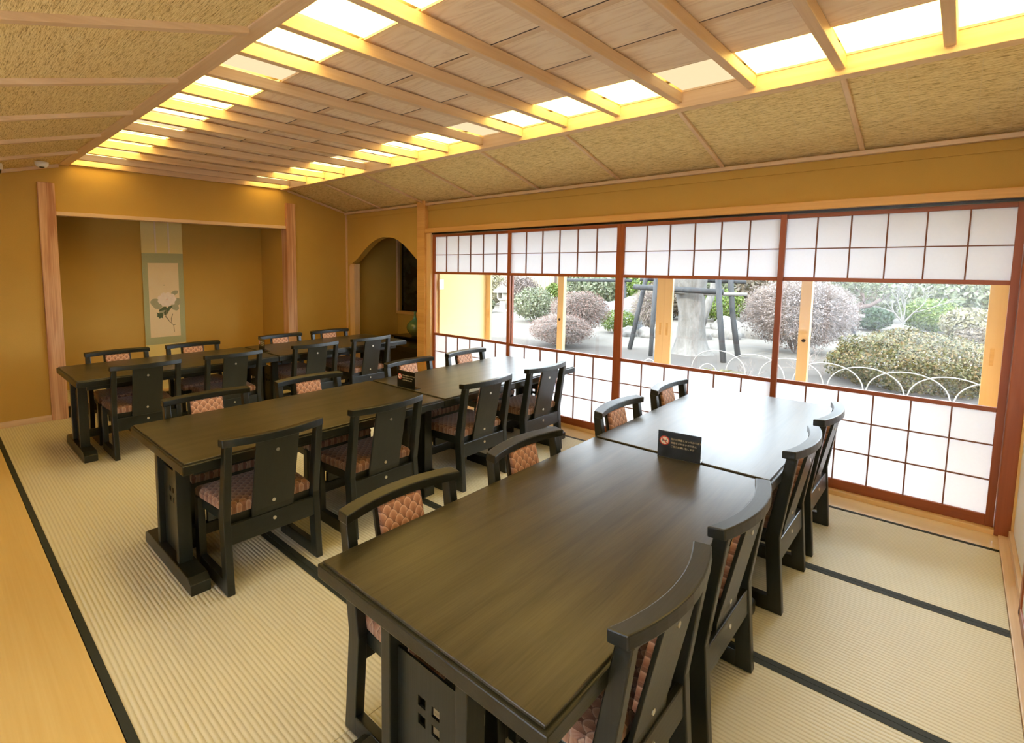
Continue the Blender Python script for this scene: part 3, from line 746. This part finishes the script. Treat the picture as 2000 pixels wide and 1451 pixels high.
dup(s1, (-5.02, 2.40, .643), -.15, 'black no smoking sign standing on the far table row, partly behind a chair')

# ------------------------------------------------------------------ garden
GZ = -.40
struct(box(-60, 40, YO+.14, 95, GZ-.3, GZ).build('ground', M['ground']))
def leaves(c, r, n, size, jitter=.18, shell=.55, flat=.0, zmin=None):
    """random small leaf quads spread through the outer part of an ellipsoid"""
    d = RNG.normal(size=(n, 3)); d /= np.linalg.norm(d, axis=1)[:, None]
    lump = 1+.10*np.sin(d[:, 0]*7+d[:, 2]*5+r[0]*9)*np.cos(d[:, 1]*6+c[0])
    rad = (shell+(1-shell)*RNG.random(n)**.5)*lump
    p = d*rad[:, None]*np.array(r)
    nr = d+RNG.normal(size=(n, 3))*.7; nr /= np.linalg.norm(nr, axis=1)[:, None]
    a = np.cross(nr, RNG.normal(size=(n, 3))); a /= np.linalg.norm(a, axis=1)[:, None]; b = np.cross(nr, a)
    s = size*(.6+.8*RNG.random(n))[:, None]
    v = np.stack([p-a*s, p-b*s*.5, p+a*s, p+b*s*.5], 1).reshape(-1, 3)+np.array(c)
    f = np.arange(4*n).reshape(-1, 4)
    if zmin is not None:
        keep = v.reshape(-1, 4, 3)[:, :, 2].min(1) > zmin; idx = np.where(keep)[0]
        v = v.reshape(-1, 4, 3)[idx].reshape(-1, 3); f = np.arange(4*len(idx)).reshape(-1, 4)
    return v, f
def sticks(lines, name, mat, parent):
    """many thin three-sided twigs; lines: (p0, p1, r0, r1)"""
    V, F = [], []
    for p, q, r0, r1 in lines:
        p = Vector(p); q = Vector(q); t = (q-p)
        if t.length < 1e-5: continue
        t.normalize(); a = t.orthogonal().normalized(); b = t.cross(a); k = len(V)
        for pt, r in ((p, r0), (q, r1)):
            for j in range(3):
                an = 2*PI*j/3; V.append(pt+(a*math.cos(an)+b*math.sin(an))*r)
        for j in range(3): F.append((k+j, k+(j+1) % 3, k+3+(j+1) % 3, k+3+j))
    return raw(name, V, F, mat, parent)
def stems(h, r, n=7, rad=.012):
    L = []
    for i in range(n):
        a = 2*PI*i/n+random.random(); e = Vector((math.cos(a)*r*.6, math.sin(a)*r*.6, h*random.uniform(.6, .9)))
        m = e*.5+Vector((random.uniform(-.05, .05), random.uniform(-.05, .05), .05))
        L += [((e.x*.1, e.y*.1, 0), m, rad, rad*.7), (m, e, rad*.7, rad*.4)]
    return L
def shrub(name, label, x, y, r, top, mat, n, size, cat='shrub', shell=.55, bottom=0.02, group=None, ry=None):
    H = top-GZ; t = thing(name, label, cat, (x, y, GZ), group=group)
    rz = (H-bottom)/2; cz = bottom+rz
    v, f = leaves((0, 0, cz), (r, ry or r, rz), n, size, shell=shell, zmin=.0)
    raw('foliage', v, f.tolist(), mat, t)
    sticks(stems(cz+rz*.4, r), 'stem', M['stem'], t); return t
def twig_shrub(name, label, x, y, r, top, bud, n, bottom=.05, ntw=1400, bs=.018, tw=.004, group=None, rz_=None):
    H = top-GZ; t = thing(name, label, 'shrub', (x, y, GZ), group=group)
    rz = (H-bottom)/2; c = Vector((0, 0, bottom+rz)); L = []
    nm = 16; mains = []
    for i in range(nm):
        d = Vector((random.gauss(0, 1), random.gauss(0, 1), random.uniform(-.2, 1.4))).normalized()
        e = c+Vector((d.x*r, d.y*r, d.z*rz))*.45; b = Vector((d.x*.06, d.y*.06, 0)); mains.append(e)
        mid = b.lerp(e, .5)+Vector((random.uniform(-.06, .06), random.uniform(-.06, .06), .03))
        L += [(b, mid, .016, .012), (mid, e, .012, .008)]
    for i in range(ntw):
        m = random.choice(mains); d = Vector((random.gauss(0, 1), random.gauss(0, 1), random.gauss(0, 1)+.15)).normalized()
        e = c+Vector((d.x*r, d.y*r, d.z*rz))*random.uniform(.82, 1.0)
        if e.z < .04: continue
        s = m.lerp(e, random.uniform(.35, .6))+Vector((random.uniform(-.05, .05), random.uniform(-.05, .05), random.uniform(-.05, .05)))
        k = s.lerp(e, .5)+Vector((random.uniform(-.04, .04), random.uniform(-.04, .04), random.uniform(-.04, .04)))
        L += [(s, k, tw*1.2, tw), (k, e, tw, tw*.6)]
        if i < ntw//4: L.append((m, s, .006, tw))
    sticks(L, 'twigs', M['twig'], t)
    v, f = leaves(tuple(c), (r, r, rz), n, bs, shell=.8, zmin=.02)
    raw('buds', v, f.tolist(), bud, t); return t
def rock(label, x, y, r, h, mat='stone', sd=0, name='garden_rock', z=GZ):
    import bmesh
    bm = bmesh.new(); bmesh.ops.create_icosphere(bm, subdivisions=3, radius=1); rg = random.Random(sd)
    ph = [rg.uniform(0, 6) for _ in range(6)]
    for v in bm.verts:
        n = 1+.13*math.sin(3*v.co.x+ph[0])*math.cos(2.5*v.co.y+ph[1])+.08*math.sin(6*v.co.z+ph[2]+4*v.co.x)+.05*math.sin(11*v.co.y+ph[3])
        v.co = Vector((v.co.x*r*n, v.co.y*r*.8*n, max(-.15, v.co.z)*h*n))
    me = bpy.data.meshes.new(name); bm.to_mesh(me); bm.free(); me.materials.append(M[mat])
    me.polygons.foreach_set('use_smooth', [True]*len(me.polygons))
    o = bpy.data.objects.new(name, me); COL.objects.link(o); o.location = (x, y, z); o.rotation_euler = (0, 0, rg.uniform(0, 3))
    return tag(o, label, 'rock', 'rocks in the garden')

# clipped azalea mound by the hoops
shrub('clipped_hedge', 'broad clipped azalea mound behind the bent hoops', -.46, 11.35, 1.12, .50, LF['hedge'], 26000, .023, shell=.66, bottom=-.25, ry=1.0)
# big bare round shrub, low pink ones
twig_shrub('bare_shrub', 'large bare rounded shrub with pinkish buds, right of the propped tree', -2.52, 13.9, 1.14, 1.30, LF['pinkbud'], 9000, .10, 4200, .020, .0045)
twig_shrub('bare_shrub', 'low bare shrub with red tips, in front of the taller red tipped one', -6.68, 10.75, .78, .38, LF['redbud'], 4200, .05, 2200, .016)
twig_shrub('bare_shrub', 'taller bare shrub with red tips behind the low one, left of the propped tree', -7.05, 12.25, .80, .88, LF['redbud'], 4600, .25, 2000, .018)
twig_shrub('bare_shrub', 'greyish bare shrub behind the slanted props, left of the trunk', -6.40, 15.1, .62, .95, LF['cream'], 1200, .10, 1400, .020)
twig_shrub('bare_shrub', 'brownish domed shrub in front of the bamboo fence', -14.3, 19.4, .95, 1.15, LF['pinkbud'], 3500, .20, 1600, .035, .008)
shrub('leafy_shrub', 'small rounded green shrub beside the pale boulder', -6.95, 14.25, .50, .28, LF['bright'], 2600, .030)
shrub('leafy_shrub', 'pale green loose shrub at the edge of the sandy path', -10.4, 15.0, .78, .82, LF['pale'], 3600, .045, shell=.35)
shrub('leafy_shrub', 'rounded green shrub behind the pale loose one', -13.4, 20.9, .45, .75, LF['bright'], 3000, .055)
shrub('leafy_shrub', 'low pale shrub at the foot of the stone lantern', -13.9, 16.4, .5, .20, LF['pale'], 2600, .05)
shrub('leafy_shrub', 'yellow green shrub at the left edge of the garden view', -16.3, 19.9, .8, 1.25, LF['cream'], 3000, .06)
shrub('leafy_shrub', 'bright green shrub seen between trunk and right prop', -5.9, 19.9, .75, .75, LF['bright'], 3200, .045)
shrub('leafy_shrub', 'dark green glossy shrub below the pine branches', -1.85, 20.6, .52, .35, LF['dark'], 3200, .040)
shrub('leafy_shrub', 'bright yellow green rounded shrub behind the clipped mound', -.57, 21.4, .72, .62, LF['bright'], 4800, .040)
shrub('leafy_shrub', 'small olive shrub behind the bright rounded one', -1.35, 33.2, .9, .62, LF['brown'], 3000, .07)
shrub('leafy_shrub', 'wide purplish shrub at the far right of the garden view', .95, 32.0, 1.55, .85, LF['purple'], 5200, .07)
shrub('leafy_shrub', 'cream and green variegated shrub beside the right door frame', .25, 19.4, .62, .50, LF['cream'], 4200, .045, shell=.35)
shrub('leafy_shrub', 'reddish brown low shrub in front of the variegated one', .55, 17.5, .6, .15, LF['brown'], 2400, .04)
# rocks
rk = [(-6.44, 13.8, .28, .26), (-6.0, 14.05, .30, .28), (-4.75, 14.7, .22, .24), (-4.55, 15.4, .20, .22), (-4.25, 15.3, .27, .34), (-3.95, 16.0, .36, .45), (-3.5, 16.2, .26, .26), (-5.0, 17.6, .5, .38)]
rl = ['pale stone left of the slanted props', 'pale stone between the props and the left door stiles', 'low pale stone just right of the trunk', 'small pale stone right of the trunk, second in the line', 'mottled stone behind the front prop', 'tall mottled stone behind the rear prop', 'small stone at the right end of the stone line', 'broad pale stone on the bank behind the props']
for i, (a, l) in enumerate(zip(rk, rl)): rock(l, *a, sd=i)
rock('large blue grey boulder left of the slanted props', -7.35, 15.7, .5, .98, 'stone_grey', 20)
rock('wide pale boulder behind the small green shrub', -8.5, 16.8, .95, .75, 'stone_grey', 21)
rock('white stone at the right end of the clipped mound', .34, 13.9, .32, .42, 'bamboo', 22)
rock('dark rock behind the bare white tree', -1.6, 37.5, 1.2, 1.0, 'stone_grey', 23)
rock('low grey rock beside the pine prop', -2.9, 19.9, .42, .40, 'stone_grey', 24)
# propped tree with flared foot
t = thing('garden_tree', 'pale thick trunked tree held by weathered wooden props', 'tree', (-4.17, 12.05, GZ))
rg = random.Random(3); rings = []
for z, r in ((-.05, .50), (0, .46), (.06, .40), (.16, .345), (.35, .30), (.6, .275), (.9, .265), (1.2, .28), (1.42, .31), (1.6, .36), (1.9, .40), (2.2, .30), (2.6, .22), (3.2, .16)):
    rings.append([((r*(1+.16*max(0, .5-z)*math.sin(5*a+1)+.05*math.sin(3*a+z*2)))*math.cos(a)-.10*max(0, z-.9)**1.1, (r*(1+.16*max(0, .5-z)*math.sin(5*a+1)+.05*math.sin(3*a+z*2)))*math.sin(a), z) for a in [2*PI*k/28 for k in range(28)]])
MB().loft(rings).build('trunk', M['bark_pale'], t, smooth=True)
def branches(p, d, ln, r, depth, L, gn=.6, split=2):
    if depth == 0: return
    q = p+d*ln; L.append((p, q, r, r*.7))
    for i in range(split+(random.random() < .4)):
        nd = (d+Vector((random.gauss(0, gn), random.gauss(0, gn), random.gauss(.1, gn*.7)))).normalized()
        branches(q, nd, ln*random.uniform(.6, .85), r*.65, depth-1, L, gn, split)
L = []
for i in range(5):
    a = 2*PI*i/5; branches(Vector((-.25, 0, 2.3+.15*i)), Vector((math.cos(a), math.sin(a), .8)).normalized(), .7, .08, 5, L)
sticks(L, 'branch', M['bark_pale'], t)
def pole(name, label, pts, r, mat, group='props around the pale tree'):
    o = MB().tube(pts, r, 10).build(name, M[mat], smooth=True); return tag(o, label, 'wooden prop', group)
pole('tree_prop', 'slanted weathered prop at the left of the pale tree', [(-5.33, 11.56, GZ), (-5.20, 11.70, .6), (-5.09, 11.90, 1.6)], .052, 'prop')
pole('tree_prop', 'upright weathered prop partly behind the left door stiles', [(-4.60, 11.0, GZ), (-4.62, 11.1, .6), (-4.66, 11.3, 1.6)], .045, 'prop')
pole('tree_prop', 'thick weathered prop just right of the pale trunk', [(-3.26, 11.32, GZ), (-3.38, 11.36, .5), (-3.52, 11.48, 1.6)], .055, 'prop')
pole('tree_prop', 'rearmost weathered prop at the right of the pale tree', [(-3.28, 12.35, GZ), (-3.43, 12.36, .5), (-3.55, 12.36, 1.6)], .055, 'prop')
pole('cross_beam', 'dark cross beam tied in front of the pale trunk', [(-5.22, 11.42, 1.06), (-4.4, 11.55, 1.03), (-3.42, 11.62, 1.0)], .060, 'prop')
pole('cross_beam', 'pale thin cross beam just below the dark one', [(-4.75, 11.5, .955), (-3.9, 12.0, .94), (-3.22, 12.50, .93)], .040, 'prop_pale')
pole('cross_beam', 'upper dark cross beam behind the pale trunk', [(-5.3, 11.9, 1.23), (-4.3, 12.4, 1.22), (-3.25, 12.52, 1.20)], .048, 'prop')
# leaning thin trunk behind
t = thing('leaning_tree', 'thin leaning pale trunk behind the propped tree', 'tree', (-5.75, 17.4, GZ))
MB().tube([(0, 0, 0), (.12, .05, .5), (.3, .1, 1.2), (.35, .1, 2.4)], [.15, .12, .10, .07], 12).build('trunk', M['bark_pale'], t, smooth=True)
# second propped tree at the left rear
pole('tree_prop', 'far thin prop left of the background pines', [(-9.6, 15.6, GZ), (-9.75, 15.9, 1.3)], .06, 'prop', 'props around the background trees')
pole('tree_prop', 'far thick prop right of the background pines', [(-8.05, 17.0, GZ), (-8.15, 17.0, 1.3)], .075, 'prop', 'props around the background trees')
pole('cross_beam', 'far cross beam over the background shrubs', [(-9.9, 15.7, 1.05), (-7.9, 17.1, 1.05)], .06, 'prop', 'props around the background trees')
# pine with gnarled boughs, propped
t = thing('pine_tree', 'gnarled dark pine bough reaching right over the path', 'tree', (-3.35, 19.0, GZ))
MB().tube([(-.5, 0, 0), (-.35, .05, .5), (.0, 0, .82), (.35, -.1, .80), (.8, -.1, .84), (1.25, -.1, .78), (1.6, -.1, .86), (1.8, -.1, 1.05)], [.22, .18, .13, .11, .09, .075, .06, .04], 10).build('bough', M['bark_dark'], t, smooth=True)
for pts, r in (([(.8, -.1, .84), (.95, -.1, 1.05), (.9, -.05, 1.3), (1.05, 0, 1.7)], .055), ([(.1, 0, .85), (.0, .1, 1.1), (.25, .1, 1.35), (.2, .2, 1.8)], .07), ([(-.35, .1, 1.5), (.0, .1, 1.22), (.4, 0, 1.15), (.55, 0, 1.3), (.8, 0, 1.28)], .05), ([(1.25, -.1, .78), (1.45, -.1, .95), (1.4, -.1, 1.2)], .045), ([(.35, -.1, .8), (.45, -.1, .95), (.7, -.1, 1.02)], .05)):
    MB().tube(pts, [r*(1-.15*i) for i in range(len(pts))], 8).build('bough', M['bark_dark'], t, smooth=True)
L = []
for i in range(26):
    p = Vector((random.uniform(-.2, 1.7), random.uniform(-.2, .2), random.uniform(.85, 1.3)))
    branches(p, Vector((random.gauss(0, 1), random.gauss(0, .5), 1)).normalized(), .22, .015, 3, L)
sticks(L, 'twigs', M['bark_dark'], t)
v, f = leaves((.7, .2, 1.5), (1.5, .6, .45), 2200, .05, shell=.3); raw('needles', v, f.tolist(), LF['pale'], t)
pole('tree_prop', 'short weathered prop under the pine bough', [(-2.02, 18.5, GZ), (-2.12, 18.6, .10)], .055, 'prop', 'props around the pine')
pole('cross_beam', 'short cross beam on the prop under the pine bough', [(-2.6, 18.4, .13), (-1.85, 18.75, .16)], .05, 'prop_pale', 'props around the pine')
# bare white tree
t = thing('bare_tree', 'small bare whitish tree behind the clipped mound', 'tree', (-1.08, 19.6, GZ))
L = []
for d in ((-.55, 0, .8), (.05, 0, 1), (.5, 0, .8), (-.2, .2, 1)):
    branches(Vector((0, 0, .35)), Vector(d).normalized(), .38, .026, 6, L, .42)
L.append((Vector((0, 0, 0)), Vector((0, 0, .37)), .05, .04)); sticks(L, 'branch', M['bark_white'], t)
# stone lantern
t = thing('stone_lantern', 'pale stone lantern beside the left door frame', 'lantern', (-13.6, 17.3, GZ))
MB().lathe([(0, 0), (.22, 0), (.22, .08), (.12, .12), (.11, .45), (.2, .52), (.2, .56), (0, .56)], n=8).build('lantern_post', M['bamboo'], t)
MB().box(-.16, -.10, -.16, .16, .56, .80).box(.10, .16, -.16, .16, .56, .80).box(-.1, .1, .10, .16, .56, .80).build('fire_box', M['bamboo'], t)
MB().lathe([(0, .80), (.42, .82), (.40, .90), (.2, 1.02), (.06, 1.10), (0, 1.16)], n=6).build('lantern_roof', M['bamboo'], t)
# bamboo fence far left
t = thing('bamboo_fence', 'cream bamboo fence at the back of the garden, left side', 'fence', (-24, 23.2, GZ), -.05)
fb = MB()
for i in range(84): fb.tube([(i*.12, 0, 0), (i*.12, 0, 2.3)], .055, 6)
fb.build('bamboo_screen', M['fence'], t)
for i in range(5): MB().tube([(i*2.4, -.12, 0), (i*2.4, -.12, 2.45)], .06, 8).build('fence_post', M['bark_dark'], t)
# bent hoops along the bed
def hoop(x, y, w, h, label, dx=1., dy=0.):
    pts = [(x+dx*w/2*math.cos(a)*(-1), y+dy*w/2*math.cos(a)*(-1), GZ-.02+(h+.02)*math.sin(a)**.8 if math.sin(a) > 0 else GZ-.02) for a in [PI*k/20 for k in range(21)]]
    o = MB().tube(pts, .0085, 6).build('hoop_edging', M['bamboo'], smooth=True); return tag(o, label, 'garden hoop', 'bent hoops edging the bed')
hx = [-3.02, -2.43, -1.90, -1.40, -.93, -.45, .02, .50, .98]
hn = ['far left, behind the yellow grass', 'left of the third screen post', 'behind the third screen post', 'behind the pale door stile', 'just right of the pale door stile', 'at the left end of the clipped mound', 'at the middle of the clipped mound', 'at the right end of the clipped mound', 'behind the right door frame']
for i, x in enumerate(hx): hoop(x, 10.18-.03*i, .92, .40, f'white bent hoop {hn[i]}', 1, -.06)
hoop(-2.75, 8.75, .36, .38, 'small white hoop near the yellow grass tuft', .8, .6)
hoop(-3.62, 8.6, .30, .36, 'small white hoop in front of the left door stiles', .8, .6)
# yellow grass tuft
t = thing('grass_tuft', 'yellow green grass tuft by the small hoop', 'plant', (-2.62, 8.95, GZ))
L = []
for i in range(60):
    a = random.uniform(0, 2*PI); r_ = random.uniform(.08, .26); L += [((0, 0, 0), (math.cos(a)*r_*.5, math.sin(a)*r_*.5, .24), .006, .005), ((math.cos(a)*r_*.5, math.sin(a)*r_*.5, .24), (math.cos(a)*r_*1.3, math.sin(a)*r_*1.3, .26), .005, .002)]
sticks(L, 'blades', LF['yellow'], t)
# bare low plants in the bed
for i, (x, y, lb) in enumerate([(-1.85, 11.0, 'sparse bare plant by the third screen post'), (-1.95, 12.2, 'sparse bare plant left of the clipped mound'), (-2.3, 9.4, 'dry twiggy plant among the hoops')]):
    t = thing('bare_plant', lb, 'plant', (x, y, GZ)); L = []
    for k in range(5): branches(Vector((0, 0, 0)), Vector((random.gauss(0, .5), random.gauss(0, .5), 1)).normalized(), .16, .007, 4, L)
    sticks(L, 'twigs', M['twig'], t)
# planting at the back: individual shrubs and trees of the garden's far bank
back = [(-15.0, 26, 2.17, 2.4, 'brown'), (-11.8, 22.6, 1.53, 1.9, 'dark'), (-10.9, 19.8, 1.17, 1.5, 'pale'), (-8.8, 21.5, 1.35, 1.7, 'bright'), (-10.1, 25.7, 1.8, 2.2, 'dark'), (-7.6, 19.4, 0.9, 1.1, 'brown'), (-6.5, 24.6, 1.71, 2.0, 'pale'), (-4.7, 21.8, 1.44, 1.8, 'brown'), (-2.4, 24.1, 1.5, 1.7, 'pale'),
        (-4.0, 27.5, 1.98, 2.0, 'dark'), (-.4, 28.8, 1.5, 1.5, 'pale'), (1.6, 37.6, 2.4, 2.2, 'dark'), (-4.9, 43.5, 3.0, 3.2, 'pale'), (-9.0, 37.1, 3.79, 3.6, 'brown'), (-16.0, 41.6, 4.15, 4.0, 'pale'), (3.9, 30.3, 1.6, 2.4, 'bright'), (-24.3, 37.8, 4.5, 4.0, 'dark'), (-5.1, 31.9, 2.35, 2.5, 'dark'), (-.3, 49.7, 4.5, 4.0, 'brown'), (7.8, 47, 3.6, 4.0, 'pale'), (-20.5, 30, 2.6, 3.0, 'bright')]
wn_ = dict(pale='pale green', brown='brownish', dark='dark green', bright='bright green')
for i, (x, y, r, top, m) in enumerate(back):
    shrub('background_shrub', f'{wn_[m]} broad shrub on the far bank, {nth[i]} counted from the front left', x, y, r, top, LF[m], 2600, .055+.05*r/2, shell=.45, group='shrubs on the far bank')

# evergreens added to keep bare sky out of the table reflections; crowns above the view
tl = [(-30, 44, 5.0, 14, 'at the far left'), (-20.5, 50, 5.2, 15, 'left of the middle'), (-7.5, 52, 5.2, 16, 'in the middle'), (4.5, 58, 5.2, 16, 'right of the middle'), (16, 54, 5.4, 16, 'at the far right'), (-38, 34, 4.6, 13, 'beyond the left end of the fence'), (-12.5, 62, 5, 18, 'furthest back on the left'), (-1.5, 76, 5, 19, 'furthest back on the right')]
for x, y, r, h, where in tl:
    t = thing('sky_block_evergreen', f'tall dark evergreen added to block the sky {where}', 'tree', (x, y, GZ), 0, 'evergreens added to block the sky')
    MB().tube([(0, 0, 0), (.1, 0, h*.3), (0, .1, h*.8)], [.35, .28, .08], 10).build('trunk', M['bark_dark'], t, smooth=True)
    v, f = leaves((0, 0, h*.58), (r, r, h*.42), 9000, .26, shell=.45); raw('foliage', v, f.tolist(), LF['dark'], t)
